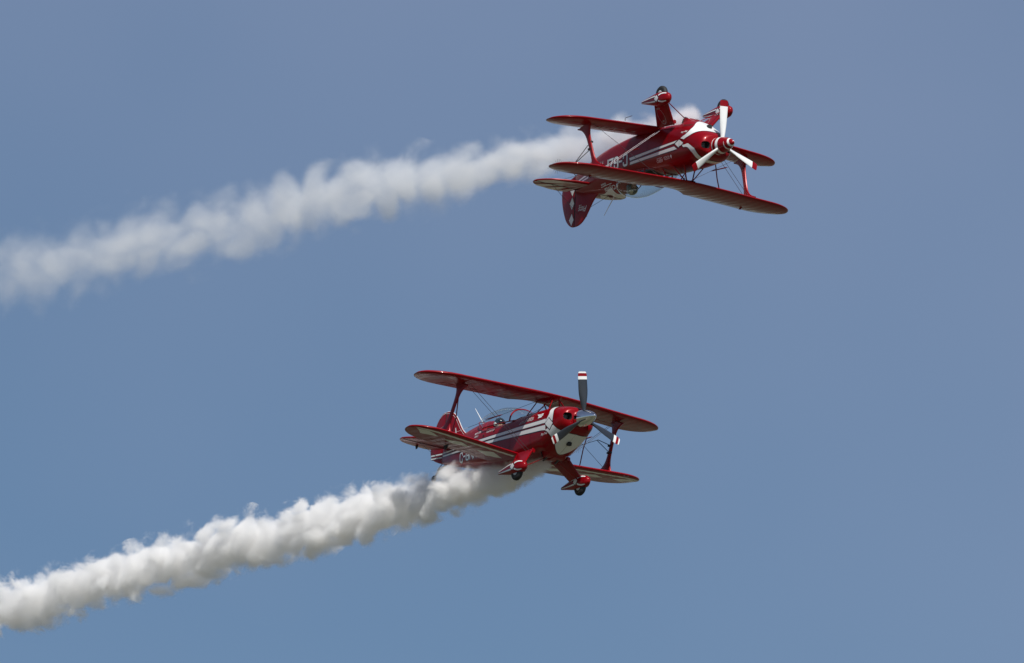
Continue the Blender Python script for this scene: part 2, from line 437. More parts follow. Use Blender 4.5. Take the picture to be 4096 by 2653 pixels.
# ------------------------------------------------------------ the biplane
def biplane(M, v):
    """v: 'stripes' (silver spinner) or 'swirl' (striped spinner)"""
    root = empty('biplane', M); B_ = v == 'chrome'
    sides = (1, -1)
    P5 = [RED, WHITE, NAVY, DARK, STEEL, BLACK, GREY]
    # ---- fuselage: shell, cockpit pocket, painted markings
    f = MB(); xs = [-1.27 - i * .06 for i in range(0, 40)] + [-3.65 - .025 * i for i in range(0, 8)] + [-3.85 - .075 * i for i in range(22)] + [-5.5]
    xs = sorted(set(round(x, 4) for x in xs), reverse=True); loft(f, xs)
    ck = MB(); rbox(ck, (-2.98, 0, .07), 1.26, .60, .90, .12, 3, 2)
    f = boolean(f, [ck], P5)
    for s in sides:
        mp = smap(s); am = amap(s)
        # twin stripes to the tail, dark keyline below white
        dx = -1.0 if B_ else -1.29; zc = -.115 if B_ else -.117
        def stripe(pts_top, pts_bot, k=.013):
            up = [(p[0], p[1] + k) for p in pts_top]; lo = [(p[0], p[1] - k) for p in pts_bot]
            decal(f, up + lo[::-1], mp, 2, off=.003); decal(f, pts_top + pts_bot[::-1], mp, 1, off=.0055)
        if B_:
            stripe([(-1.275, -.004), (-2.0, -.02), (-2.83, -.05), (-3.46, -.062), (-4.3, -.062), (-5.2, -.03), (-5.46, -.012)],
                   [(-1.275, -.082), (-2.0, -.092), (-2.83, -.108), (-3.46, -.115), (-4.3, -.105), (-5.2, -.06), (-5.46, -.038)])
            stripe([(-1.275, -.128), (-2.0, -.136), (-2.83, -.146), (-3.46, -.150), (-4.3, -.145), (-5.2, -.098), (-5.46, -.076)],
                   [(-1.275, -.222), (-2.0, -.214), (-2.83, -.206), (-3.46, -.200), (-4.3, -.186), (-5.2, -.128), (-5.46, -.106)])
            fx = 1 if s < 0 else -1   # lettering reads from the tail to starboard, from the nose to port
            def word(t_, x0, x1, z0, z1, sh=0., bo=0., dz=0., m_=1):
                if s < 0: lettering(f, t_, (x0, z0), (x1 - x0, dz), (0, z1 - z0), mp, m_, sh, bo)
                else: lettering(f, t_, (x1, z0 + dz), (x0 - x1, -dz), (0, z1 - z0), mp, m_, sh, bo)
            registration(f, 'C-GNM', ((-4.47, -.405) if s < 0 else (-3.72, -.43)), -s, .115, .055, .185, mp, .032)
            word('MARCIZZLE', -3.93, -3.63, .080, .125, .2, .01, .02); word('AERO', -3.91, -3.74, .015, .058, .2, .01)
            word('Todd Farrell', -3.42, -3.12, .045, .085, .4, 0, .01)
            word('AERO', -2.13, -1.90, .02, .08, .3, 0, .01, 6)
            word('HARTZELL', -1.85, -1.62, .088, .122, .1, .01); word('PROPELLER', -1.85, -1.62, .045, .08, .1, .01)
            decal(f, [(-1.90, .12), (-1.87, .125), (-1.895, .03)], mp, 1, off=.006)
            # winged badge
            decal(f, [(-1.53, .155), (-1.36, .138), (-1.36, .15), (-1.29, .15), (-1.28, .105), (-1.33, .06), (-1.45, .055), (-1.44, .10)], mp, 1, off=.006)
            word('AERO', -1.46, -1.31, .10, .13, .1, .0, 0, 2); 
        else:
            def quad(pts, k=.013):
                cx_ = sum(p[0] for p in pts) / len(pts); cz_ = sum(p[1] for p in pts) / len(pts)
                decal(f, [tuple(q) for q in inset_poly(pts, -k)], mp, 2, off=.003); decal(f, pts, mp, 1, off=.0055)
            quad([(-1.365, -.012), (-1.465, -.080), (-2.2, -.058), (-3.05, -.032), (-3.07, .018), (-2.2, .002)])
            quad([(-1.365, -.193), (-1.455, -.150), (-2.2, -.110), (-3.05, -.058 - .005), (-3.09, -.122), (-2.2, -.160)])
            quad([(-1.287, -.200), (-1.287, -.044), (-1.31, -.037), (-1.438, -.130)], .009)
            quad([(-4.52, -.085), (-4.52, -.045), (-5.44, -.005), (-5.44, -.03)]); quad([(-4.52, -.165), (-4.52, -.115), (-5.44, -.055), (-5.44, -.08)])
            def word(t_, x0, x1, z0, z1, sh=0., bo=0., dz=0., m_=1):
                if s < 0: lettering(f, t_, (x0, z0), (x1 - x0, dz), (0, z1 - z0), mp, m_, sh, bo)
                else: lettering(f, t_, (x1, z0 + dz), (x0 - x1, -dz), (0, z1 - z0), mp, m_, sh, bo)
            registration(f, 'C-GZPW', ((-3.17, -.225) if s > 0 else (-4.28, -.225)), -s, .135, .065, .225, mp, .042)
            word('AERO', -2.12, -1.90, .09, .15, .1, .01); word('RESEARCH', -2.10, -1.92, .06, .082, 0, .01)
            word('HARTZELL', -1.86, -1.66, .105, .135, 0, .01); word('PROPELLER', -1.86, -1.66, .068, .098, 0, .01)
            decal(f, [(-1.60, .14), (-1.635, .09), (-1.60, .06), (-1.57, .09)], mp, 1, off=.006)
            word('Crystal', -4.30, -3.82, .255, .355, .35, .01); word('Glass', -4.33, -4.12, .19, .235, .3, .01)
            decal(f, [(-4.36, .24), (-3.9, .235), (-3.9, .243), (-4.36, .25)], mp, 1, off=.006)
            decal(f, [(-3.70, .27), (-3.62, .26), (-3.63, .17), (-3.70, .18)], mp, 1, off=.006)
            word('AERO', -3.695, -3.63, .19, .25, 0, .02, 0, 2)
            # pale spine between canopy and fin
            decal(f, [(-3.98, 1.0), (-4.15, 1.05), (-4.45, 1.42), (-4.62, 1.565), (-3.98, 1.565)], am, 1, (.08, .12), .004)
        # panel seam lines and a row of small fasteners
        for x_ in (-1.66, -2.42):
            decal(f, [(x_, -1.45), (x_ - .006, -1.45), (x_ - .006, 1.0 if x_ > -2 else .2), (x_, 1.0 if x_ > -2 else .2)], am, 3, (.5, .08), .0035)
        for i in range(26):
            x_ = -1.34 - .04 * i; decal(f, [(x_, -.30), (x_ - .006, -.30), (x_ - .006, -.306), (x_, -.306)], mp, 4, (9, 9), .004)
        if B_:
            for x_ in (-3.10, -3.50): rbox(f, smap(s)(x_, .04 if x_ > -3.3 else .0, .004), .035, .012, .04, .01, 5, 1)
            decal(f, [(-3.98, 1.30), (-4.25, 1.35), (-4.25, 1.565), (-3.98, 1.565)], am, 1, (.08, .12), .004)
    f.build('fuselage', P5, root, 40, fix=False)
    # ---- cowling with two intakes
    c0 = MB(); loft(c0, [-.545, -.552, -.56, -.572, -.59, -.615, -.65, -.69, -.74, -.80, -.87, -.95, -1.03, -1.11, -1.20, -1.285], 72)
    cuts = []
    for s in sides:
        q = MB(); rbox(q, (-.62, s * .292, .012), .30, .175, .150, .055, 3, 0, 6); cuts.append(q)
    c0 = boolean(c0, cuts, P5)
    for s in sides:
        am = amap(s)
        def A(pts): return [(p[0], math.pi / 2 * math.copysign(1, p[1]) * .9995 if abs(p[1]) > 5 else z2a(p[0], p[1])) for p in pts]
        def band(edge_a, edge_b, k=.012):
            """white band between two curves with a dark keyline"""
            a_ = [tuple(p) for p in catmull([(p[0], p[1], 0) for p in A(edge_a)], 6)]; b_ = [tuple(p) for p in catmull([(p[0], p[1], 0) for p in A(edge_b)], 6)]
            poly = [p[:2] for p in a_] + [p[:2] for p in b_[::-1]]
            wide = [(p[0] + k, p[1]) for p in a_] + [(p[0] - k, p[1]) for p in b_[::-1]]
            decal(c0, wide, am, 2, (.05, .08), .003); decal(c0, poly, am, 1, (.05, .08), .0055)
        if B_:
            band([(-.90, -.10), (-.885, .0), (-.90, .10), (-.95, .20), (-.99, 9)], [(-1.14, -.05), (-1.08, .02), (-1.04, .10), (-1.08, .20), (-1.12, 9)])
            band([(-.86, -.16), (-.80, -.22), (-.70, -.29), (-.655, -.9e1)], [(-1.13, -.235), (-1.04, -.29), (-.985, -.38), (-.99, -.47), (-1.20, -9)])
            mp = smap(s)
            decal(c0, [(-1.13, .004), (-1.285, -.004), (-1.285, -.080), (-1.12, -.082)], mp, 1, off=.0058)
            decal(c0, [(-1.12, -.128), (-1.285, -.128), (-1.285, -.222), (-1.12, -.236)], mp, 1, off=.0058)
            D = [(-1.012, .003), (-.868, -.118), (-.975, -.232), (-1.128, -.105)]
            decal(c0, [tuple(q) for q in inset_poly(D, -.015)], mp, 2, off=.008); decal(c0, D, mp, 1, off=.0105)
            if s < 0: lettering(c0, 'Sky-Tec', (-1.27, -.345), (.21, .015), (0, .055), mp, 1, .3, .02, .006)
            else: lettering(c0, 'Sky-Tec', (-1.06, -.345), (-.21, .0), (0, .055), mp, 1, .3, .02, .006)
        else:
            band([(-1.13, -.175), (-.98, -.225), (-.85, -.28), (-.74, -.32), (-.66, -9)], [(-1.245, -.215), (-1.08, -.285), (-1.0, -.37), (-1.0, -.47), (-1.17, -9)])
            band([(-1.19, -.068), (-1.08, -.06), (-.95, -.05), (-.84, .03), (-.76, .12), (-.74, 9)], [(-1.14, -.01), (-1.04, .0), (-.96, .04), (-.90, .11), (-.86, .18), (-.86, 9)])
            mp = smap(s)
            D = [(-1.275, -.196), (-1.137, -.102), (-1.31 + .03, -.042), (-1.28 - .0, -.05), (-1.28, -.19)]
            D = [(-1.278, -.190), (-1.14, -.103), (-1.20, -.066), (-1.278, -.052)]
            decal(c0, [tuple(q) for q in inset_poly(D, -.009)], mp, 2, off=.008); decal(c0, D, mp, 1, off=.0105)
            if s > 0: lettering(c0, 'Sky-Tec', (-1.06, -.37), (-.20, .0), (0, .05), mp, 1, .3, .02, .006)
            for i in range(9): decal(c0, [(-1.06 - i * .022, -.52), (-1.068 - i * .022, -.52), (-1.068 - i * .022, -.47), (-1.06 - i * .022, -.47)], mp, 3, off=.004)
        for i in range(16):
            a_ = -1.2 + i * .15; p = am(-1.262, a_, .003); decal(c0, [(-1.262, a_), (-1.267, a_), (-1.267, a_ + .012), (-1.262, a_ + .012)], am, 4, (9, 9), .004)
    c0.build('cowling', P5, root, 32, fix=False)
    if not B_:                          # rear half of the diamond lies on the fuselage: own small patch
        pass
    # cylinder heads seen in the intakes
    for s in sides:
        q = MB()
        for i in range(5): rbox(q, (-.72, s * .292, -.045 + i * .024), .05, .15, .007, .003, 0, 2)
        q.build('engine_cylinder', GREY, root)
    # chin outlet under the cowl, exhaust stacks, cooling exit
    q = MB(); rbox(q, (-.87, -.0, -.475), .07, .085, .075, .012, 0, 0); q.build('oil_cooler_duct', DARK, root)
    q = MB(); vs = []
    for x_, w_, z0, z1 in ((-1.24, .22, -.60, -.64), (-1.30, .27, -.60, -.690), (-1.38, .27, -.60, -.715), (-1.46, .26, -.60, -.71)):
        vs += [(x_, -w_, z0), (x_, w_, z0), (x_, w_ * .85, z1), (x_, -w_ * .85, z1)]
    q.add(vs, [[4 * i + k, 4 * i + (k + 1) % 4, 4 * i + 4 + (k + 1) % 4, 4 * i + 4 + k] for i in range(3) for k in range(4)] + [[0, 1, 2, 3]], 0)
    q.add([(-1.455, -.29, -.605), (-1.455, .29, -.605), (-1.455, .25, -.71), (-1.455, -.25, -.71)], [[0, 1, 2, 3]], 3)
    q.build('cooling_exit', P5, root)
    for s in sides:
        q = MB(); tube(q, [(-1.36, s * .15, -.66), (-1.46, s * .15, -.73), (-1.54, s * .15, -.76)], .022, 10)
        q.build('exhaust_pipe', STEEL, root)
    # ---- spinner and three blades
    sp = MB(); L = .53; R0_ = .182
    prof = [(L * i / 120, R0_ * (1 - (1 - i / 120) ** 1.75) ** .62) for i in range(121)] + [(L + .012, R0_ * .97), (L + .02, R0_ * .6)]
    if B_: lathe(sp, prof, (0, 0, 0), (-1, 0, 0), 64)
    else:
        def swirl(i, t_):
            a_ = i / 120
            if .66 < a_ < .80 or a_ > .955: return 1
            ph = (t_ * (1) - a_ * 4.6 + .35) % 1.0
            if .02 < a_ < .36: return 1 if ph < .36 else 0
            return 0
        lathe(sp, prof, (0, 0, 0), (-1, 0, 0), 180, 0, swirl)
    spn = sp.build('spinner', CHROME if B_ else [RED, WHITE], root, 50)
    angs = (99, 221, 341) if B_ else (41, 161, 269.5)
    for a_ in angs:
        q = MB(); a_ = R(a_); rad = Vector((0, math.cos(a_), math.sin(a_))); tan = Vector((0, -math.sin(a_), math.cos(a_))) * (-1)
        fw = Vector((1, 0, 0)); N = 26; n_ = 14; base = 0; vs = []
        for i in range(N + 1):
            r_ = .12 + ((.965 if B_ else .955) - .12) * i / N
            ch = .075 + .135 * math.sin(min(1, max(0, (r_ - .12) / .50)) * math.pi / 2) ** 1.3
            ch = ch * .9 if B_ else .055 + .125 * math.sqrt(max(0, (r_ - .12) / .84))
            if r_ > .90: ch *= math.sqrt(max(.04, 1 - min(1, (r_ - .90) / .075) ** 2 * .62))
            pit = math.atan2(.30, r_) * .95; th = .05 * (1 - (r_ - .12) / .95) + .010
            u = (tan * math.cos(pit) + fw * math.sin(pit)); w_ = u.cross(rad).normalized()
            for k in range(n_):
                t_ = 2 * math.pi * k / n_
                vs.append(Vector((-.40, 0, 0)) + rad * r_ + u * math.cos(t_) * ch * .5 + w_ * math.sin(t_) * th * .5)
        fs = []; ms = []
        for i in range(N):
            rm = .12 + .865 * (i + .5) / N
            if B_: mm = 0 if rm < .83 else (1 if rm < .88 else (2 if rm < .945 else 1))
            else: mm = 1 if rm < .86 else 2
            for k in range(n_):
                q.f.append([i * n_ + k, i * n_ + (k + 1) % n_, (i + 1) * n_ + (k + 1) % n_, (i + 1) * n_ + k]); q.m.append(mm)
        q.v = [tuple(x_) for x_ in vs]; q.f.append(list(range(n_))); q.m.append(0); q.f.append([N * n_ + k for k in range(n_)]); q.m.append(1 if B_ else 2)
        q.build('propeller_blade', [BLADE_DARK if B_ else BLADE_GREY, WHITE, RED], spn, 60)
    # ---- canopy and frames
    CT_ = [(-2.16, .20, .312), (-2.29, .30, .365), (-2.55, .355, .480), (-2.80, .370, .560), (-3.10, .375, .612), (-3.30, .372, .615), (-3.54, .36, .598), (-3.78, .352, .550), (-3.94, .335, .485), (-4.04, .322, .425)]
    def can(x, a):
        xs_ = [p[0] for p in CT_]
        for i in range(len(CT_) - 1):
            if CT_[i][0] >= x >= CT_[i + 1][0]: break
        t_ = (x - CT_[i][0]) / (CT_[i + 1][0] - CT_[i][0])
        def cr_(j):
            p = [CT_[max(min(i + k, len(CT_) - 1), 0)][j] for k in (-1, 0, 1, 2)]
            return .5 * (2 * p[1] + (-p[0] + p[2]) * t_ + (2 * p[0] - 5 * p[1] + 4 * p[2] - p[3]) * t_ ** 2 + (-p[0] + 3 * p[1] - 3 * p[2] + p[3]) * t_ ** 3)
        w_, zt = cr_(1), cr_(2); zs = .185 + .0 * x
        if x > -2.4: zs = .185 + (x + 2.4) * .35
        c_, s_ = math.cos(a), math.sin(a)
        if not B_ and x < -3.15: x = -3.15 + (x + 3.15) * .76
        xs2 = x + .40 * (1 - s_) * min(1, max(0, (-3.15 - x) / .89)) ** 2
        return Vector((xs2, math.copysign(abs(c_) ** .9, c_) * w_, zs + (zt - zs) * s_ ** .9))
    q = MB(); N, n_ = 44, 28
    for i in range(N + 1):
        x_ = -2.16 - 1.88 * i / N
        for k in range(n_ + 1): q.v.append(tuple(can(x_, math.pi * k / n_)))
    for i in range(N):
        for k in range(n_): a_ = i * (n_ + 1) + k; q.f.append([a_, a_ + 1, a_ + n_ + 2, a_ + n_ + 1]); q.m.append(0)
    cano = q.build('canopy', GLASS, root, 80)
    q = MB()
    tube(q, [can(-2.60, math.pi * k / 30) * 1 + Vector((0, 0, -.004)) for k in range(31)], .017, 8, 0)
    for s in sides:
        tube(q, [can(-2.16 - 1.86 * i / 30, 0 if s > 0 else math.pi) + Vector((0, 0, -.004)) for i in range(31)], .014, 8, 0)
    tube(q, [can(-2.17, math.pi * k / 20) for k in range(21)], .010, 6, 0); tube(q, [can(-4.03, math.pi * k / 20) for k in range(21)], .010, 6, 0)
    q.build('canopy_frame', RED, cano)
    # headrest fairing, instrument shroud, seat
    q = MB(); vs = []
    for x_, w_, z_ in ((-3.45, .05, .28), (-3.52, .13, .36), (-3.66, .19, .42), (-3.90, .21, .42)):
        for k in range(13): a_ = math.pi * k / 12; vs.append((x_, w_ * math.cos(a_), .15 + (z_ - .15) * math.sin(a_)))
    q.add(vs, [[i * 13 + k, i * 13 + k + 1, i * 13 + 14 + k, i * 13 + 13 + k] for i in range(3) for k in range(12)] + [list(range(13))])
    q.build('headrest_fairing', RED, root)
    q = MB(); rbox(q, (-2.38, 0, .20), .22, .46, .12, .05, 0, 0); q.build('instrument_shroud', DARK, root)
    q = MB(); rbox(q, (-3.46, 0, -.30), .42, .40, .06, .03, 0, 2); rbox(q, (-3.60, 0, -.03), .06, .38, .50, .05, 0, 0); q.build('seat', DARK, root)
    # ---- upper wing, ailerons
    for nm, W_, y0, al in (('upper_wing', UW, 0, (1.02, 2.24)), ('lower_wing', LW, .34, (.98, 2.14))):
        for s in (sides if nm == 'lower_wing' else (0,)):
            q = MB(); full = CS + CT
            def seg(ys, cs):
                if s == 0: raise
                wing_rows(W_, [s * y for y in ys], cs, q)
            if s:
                seg(spans(y0, al[0]), full); seg(spans(al[0], al[1]), CS); seg(tipspan(W_, al[1]), full)
            else:
                wing_rows(W_, [-y for y in reversed(spans(0, al[0]))] + spans(0, al[0])[1:], full, q)
                for s2 in sides:
                    wing_rows(W_, [s2 * y for y in spans(al[0], al[1])], CS, q); wing_rows(W_, [s2 * y for y in tipspan(W_, al[1])], full, q)
            # painted panels
            for s2 in (sides if s == 0 else (s,)):
                lo = wmap(W_, s2, False); hi = wmap(W_, s2, True)
                if nm == 'lower_wing' and B_:
                    st_ = (.034, .05)
                    decal(q, [(.46, .085), (2.82, .085), (2.74, .16), (2.5, .165), (.46, .165)], lo, 1, st_, .0035)
                    for D in ([(2.76, .20), (2.52, .17), (2.17, .37), (2.52, .56)], [(2.00, .44), (1.68, .25), (1.35, .42), (1.70, .56)], [(1.17, .46), (.87, .25), (.49, .50), (.78, .66)]):
                        decal(q, D, lo, 1, st_, .0035)
                if nm == 'lower_wing' and not B_:
                    if s2 > 0: lettering(q, 'C-GZPW', (.72, .62), (.98, 0), (0, -.30), hi, 2, 0, .02, .004, (.034, .06))  # grey letters imitate a reflection of the registration, painted onto the wing skin
            wg = q.build(nm, [RED, WHITE, GREY, DARK], root, 40, fix=False)
            bm = bmesh.new(); bm.from_mesh(wg.data); bmesh.ops.recalc_face_normals(bm, faces=bm.faces[:]); bm.to_mesh(wg.data); bm.free()
            for s2 in (sides if s == 0 else (s,)):
                a = MB(); g_ = dict(W_)
                wing_rows(g_, [s2 * y for y in spans(al[0] + .008, al[1] - .008)], [.76, .80, .85, .90, .95, .985, 1.0], a)
                a.build('aileron', RED, wg, 40)
        # tail-heavy trim: none
    # fairing under the upper wing centre, joining the cabane
    q = MB(); vs = []; ks = []
    for i in range(13):
        t_ = i / 12; x_ = -1.36 - .86 * t_; h = .075 * math.sin(math.pi * min(max(t_, .02), .98)) ** .7; w_ = .20 * math.sin(math.pi * min(max(t_, .03), .97)) ** .5
        for k in range(11): a_ = math.pi * k / 10; vs.append((x_, w_ * math.cos(a_), .60 - h * math.sin(a_)))
    q.add(vs, [[i * 11 + k, i * 11 + k + 1, i * 11 + 12 + k, i * 11 + 11 + k] for i in range(12) for k in range(10)])
    q.build('wing_centre_fairing', RED, root)
    # ---- cabane struts
    for s in sides:
        for a_, b_ in (((-1.34, .27, .24), (-1.50, .07, .575)), ((-1.72, .29, .25), (-1.52, .09, .575)), ((-2.06, .30, .24), (-2.06, .08, .575))):
            q = MB(); tube(q, [(a_[0], s * a_[1], a_[2]), (b_[0], s * b_[1], b_[2])], .019, 10, 0, .5); q.build('cabane_strut', RED, root)
    for s in sides:
        q = MB(); tube(q, [(-2.05, s * .30, .24), (-1.54, -s * .10, .57)], .004, 5); q.build('bracing_wire', STEEL, root)
    # ---- interplane struts
    def strut_map(s):
        lo = Vector((-2.44, s * 2.02, -.455)); hi = Vector((-2.09, s * 1.945, .60))
        ax = (hi - lo); L_ = ax.length; d = ax.normalized(); u = Vector((1, 0, 0)); u = (u - d * u.dot(d)).normalized(); w_ = d.cross(u)
        return lambda a, b_, h: lo + d * b_ + u * a + w_ * h, L_
    for s in sides:
        mp, L_ = strut_map(s); q = MB()
        hw = [(0, .29), (.03, .235), (.08, .17), (.15, .115), (.24, .078), (.34, .062), (.5, .056), (.64, .058), (.74, .068), (.83, .10), (.90, .16), (.955, .235), (1, .30)]
        A_ = [tuple(p)[:2] for p in catmull([(h + (.03 if t_ < .5 else .0) * 0, t_ * L_, 0) for t_, h in hw], 3)]
        B2 = [tuple(p)[:2] for p in catmull([(-h, t_ * L_, 0) for t_, h in hw[::-1]], 3)]
        plate(q, A_ + B2, .042, .03, mp); st = q.build('interplane_strut', RED, root, 40)
        q = MB(); tube(q, [(-2.86, s * 1.62, -.47), (-2.72, s * 1.60, .02), (-2.60, s * 1.66, .56)], .017, 10, 0, .5); q.build('aileron_strut', RED, root)
    # ---- bracing wires, with the rod that keeps them apart
    for s in sides:
        for dx_ in (0, .11):
            q = MB(); tube(q, [(-1.64 - dx_, s * .44, -.60), (-1.90 - dx_ * 1.2, s * 1.90, .585)], .0042, 6); q.build('flying_wire', STEEL, root)
            if dx_ == 0:
                q = MB(); tube(q, [(-2.30 - dx_, s * 1.97, -.47), (-2.03 - dx_, s * .12, .57)], .0042, 6); q.build('landing_wire', STEEL, root)
        q = MB(); tube(q, [(-1.72, s * 1.13, .035), (-1.80, s * 1.13, .033), (-2.22, s * 1.13, .02), (-2.33, s * 1.13, .018)], [.003, .013, .013, .003], 8); q.build('wire_spacer', RED, root)
    # ---- tail
    def rays(poly, xlim):
        O = Vector((-4.86, .13)); out = []; N = len(poly)
        def hit(th):
            d = Vector((-math.cos(th), math.sin(th))); best = 0
            for i in range(N):
                a = Vector(poly[i][:2]) - O; b_ = Vector(poly[(i + 1) % N][:2]) - O; e_ = b_ - a; den = d.x * e_.y - d.y * e_.x
                if abs(den) < 1e-9: continue
                t_ = (a.x * e_.y - a.y * e_.x) / den; u_ = (a.x * d.y - a.y * d.x) / den
                if t_ > 0 and -1e-6 <= u_ <= 1 + 1e-6: best = max(best, t_)
            return O + d * best
        for t0, t1 in ((.99, 1.32), (.66, .86), (.30, .52), (-.02, .17)):
            far = [hit(t0 + (t1 - t0) * k / 6) for k in range(7)]
            if xlim > -9:
                far = [p for p in far if p.x < xlim - .004]
                if len(far) < 2: continue
                near = [O + (p - O) * ((xlim - O.x) / (p.x - O.x)) for p in (far[0], far[-1])]
                out.append([tuple(near[0])] + [tuple(p) for p in far] + [tuple(near[1])])
            else: out.append([tuple(O + Vector((-.02, .01)))] + [tuple(p) for p in far])
        return out
    def mir(s): return lambda a, b_, h: Vector((a, s * b_, .075 + h))
    HT = [(-4.74, .02), (-4.79, .25), (-4.84, .50), (-4.92, .70), (-5.03, .91), (-5.15, 1.04), (-5.28, 1.12), (-5.385, 1.15)]
    EL = [(-5.395, 1.15), (-5.52, 1.11), (-5.62, 1.02), (-5.70, .88), (-5.76, .62), (-5.79, .38), (-5.775, .22), (-5.68, .09), (-5.53, .055)]
    for s in sides:
        q = MB(); o_ = [tuple(p)[:2] for p in catmull([(a, b_, 0) for a, b_ in HT], 4)] + [(-5.385, .6), (-5.385, .02)]
        plate(q, o_, .034, .016, mir(s))
        def hmap(a, b_, off): return Vector((a, s * b_, .075 + .017 + off))
        def hlow(a, b_, off): return Vector((a, s * b_, .075 - .017 - off))
        if not B_:
            for P_ in rays(inset_poly(o_, .018), -9): decal(q, P_, hmap, 1, (9, 9), .0015)
        hs = q.build('tailplane', [RED, WHITE, DARK], root, 40)
        q = MB(); e_ = [(-5.395, .055)] + [tuple(p)[:2] for p in catmull([(a, b_, 0) for a, b_ in EL], 4)]
        plate(q, e_, .030, .014, mir(s))
        if not B_:
            for P_ in rays(inset_poly([(-4.80, .06)] + e_[1:], .014), -5.40): decal(q, P_, hmap, 1, (9, 9), .0015)
        q.build('elevator', [RED, WHITE, DARK], hs, 40)
        q = MB(); tube(q, [(-5.40, 0, .62), (-5.36, s * .74, .09)], .0045, 5); q.build('tail_wire', STEEL, root)
        q = MB(); tube(q, [(-5.36, s * .74, .06), (-5.42, 0, -.24)], .0045, 5); q.build('tail_wire', STEEL, root)
        q = MB(); tube(q, [(-5.385, s * .02, .092), (-5.385, s * 1.10, .092)], .008, 6); tube(q, [(-5.385, s * .02, .058), (-5.385, s * 1.10, .058)], .008, 6)
        q.build('elevator_hinge', DARK, root)
        q = MB(); plate(q, [(-5.60, -.075), (-5.66, -.085), (-5.68, -.0), (-5.58, -.0)], .012, .004, lambda a, b_, h: Vector((a, s * (.60 + h), .06 + b_))); q.build('trim_horn', DARK, root)
    FN = [(-4.62, .26), (-4.74, .315), (-4.845, .395), (-4.92, .475), (-4.99, .565), (-5.07, .665), (-5.15, .745), (-5.24, .812), (-5.34, .855), (-5.43, .872), (-5.505, .873)]
    RD = [(-5.52, .873), (-5.60, .862), (-5.68, .828), (-5.76, .765), (-5.83, .68), (-5.885, .57), (-5.94, .43), (-5.98, .28), (-6.0, .13), (-5.985, .02), (-5.93, -.075), (-5.85, -.13), (-5.76, -.168), (-5.62, -.215), (-5.52, -.24)]
    fm = lambda a, b_, h: Vector((a, h, b_))
    def slice_x(edge, k):                    # thin rim strip following an edge
        return [p for p in edge] + [tuple(q) for q in edge[::-1]]
    q = MB(); fe = [tuple(p)[:2] for p in catmull([(a, b_, 0) for a, b_ in FN], 4)]; o_ = fe + [(-5.505, -.22), (-5.2, .0), (-4.7, .15)]
    plate(q, o_, .034, .02, fm)
    def rim(edge, w_, mb, sgn):
        ins = []
        for i, p in enumerate(edge):
            a_ = Vector(edge[max(i - 1, 0)]); b_ = Vector(edge[min(i + 1, len(edge) - 1)]); d = (b_ - a_).normalized(); n2 = Vector((d.y, -d.x)) * sgn
            ins.append((p[0] + n2.x * w_, p[1] + n2.y * w_))
        out_ = [(p[0] - (i_[0] - p[0]) * .15, p[1] - (i_[1] - p[1]) * .15) for p, i_ in zip(edge, ins)]
        for h in (1, -1):
            for i in range(len(edge) - 1):
                mb.add([fm(*out_[i], h * .004), fm(*out_[i + 1], h * .004), fm(*ins[i + 1], h * .0185), fm(*ins[i], h * .0185)], [(0, 1, 2, 3)], 1)
        for i in range(len(edge) - 1):
            mb.add([fm(*out_[i], .004), fm(*out_[i + 1], .004), fm(*out_[i + 1], -.004), fm(*out_[i], -.004)], [(0, 1, 2, 3)], 1)
    if B_: rim(fe, .045, q, -1)
    for s in sides:
        mpf = lambda a, b_, off, s=s: Vector((a, s * (.017 + off), b_))
        if not B_:
            if s > 0:
                lettering(q, 'Pitts', (-5.08, (.47)), (-.30, 0), (0, .12), mpf, 1, .45, 0, .002, (9, 9)); lettering(q, 'S-2B', (-5.33, .46), (-.10, 0), (0, .035), mpf, 1, 0, .01, .002, (9, 9)) if False else lettering(q, 'S-2B', (-5.27, (.47) - .045), (-.09, 0), (0, .035), mpf, 1, 0, .01, .002, (9, 9))
            else: lettering(q, 'Pitts', (-5.40, .62), (.30, 0), (0, .13), mpf, 1, .45, 0, .002, (9, 9))
        else:
            decal(q, [(-5.06, .36), (-5.10, .36), (-5.13, .47), (-5.10, .48)], mpf, 1, (9, 9), .002)
    q.build('fin', [RED, WHITE, NAVY], root, 40)
    q = MB(); rd = [tuple(p)[:2] for p in catmull([(a, b_, 0) for a, b_ in RD], 4)]
    plate(q, rd, .030, .016, fm)
    if B_: rim(rd[:34], .030, q, -1)
    for s in sides:
        mpf = lambda a, b_, off, s=s: Vector((a, s * (.015 + off), b_))
        if B_:
            for z0, z1, z2, z3 in ((-.012, -.040, -.002, -.032), (-.088, -.112, -.070, -.098)):
                Q = [(-5.53, z0), (-5.53, z1), (-5.94, z3), (-5.955, z2)]
                decal(q, [tuple(p) for p in inset_poly(Q, -.008)], mpf, 2, (9, 9), .001); decal(q, Q, mpf, 1, (9, 9), .003)
        else:
            for cz_, h_ in ((.350, .135), (.700, .130), (.06, .13)):
                Q = [(-5.610, cz_ + h_), (-5.695, cz_), (-5.608, cz_ - h_), (-5.535, cz_ + .01)]
                decal(q, [tuple(p) for p in inset_poly(Q, -.007)], mpf, 2, (9, 9), .001); decal(q, Q, mpf, 1, (9, 9), .003)
    rud = q.build('rudder', [RED, WHITE, NAVY], root, 40)
    q = MB(); tube(q, [(-5.513, 0, .865), (-5.513, 0, -.23)], .019, 8); q.build('rudder_hinge', DARK, rud)
    # ---- tail wheel on its leaf spring, tie-down hook, whip aerial
    q = MB(); tube(q, [(-5.34, 0, -.27), (-5.50, 0, -.31), (-5.66, 0, -.40), (-5.76, 0, -.47)], [.03, .028, .022, .018], 8, 0, .4, (0, 1, 0))
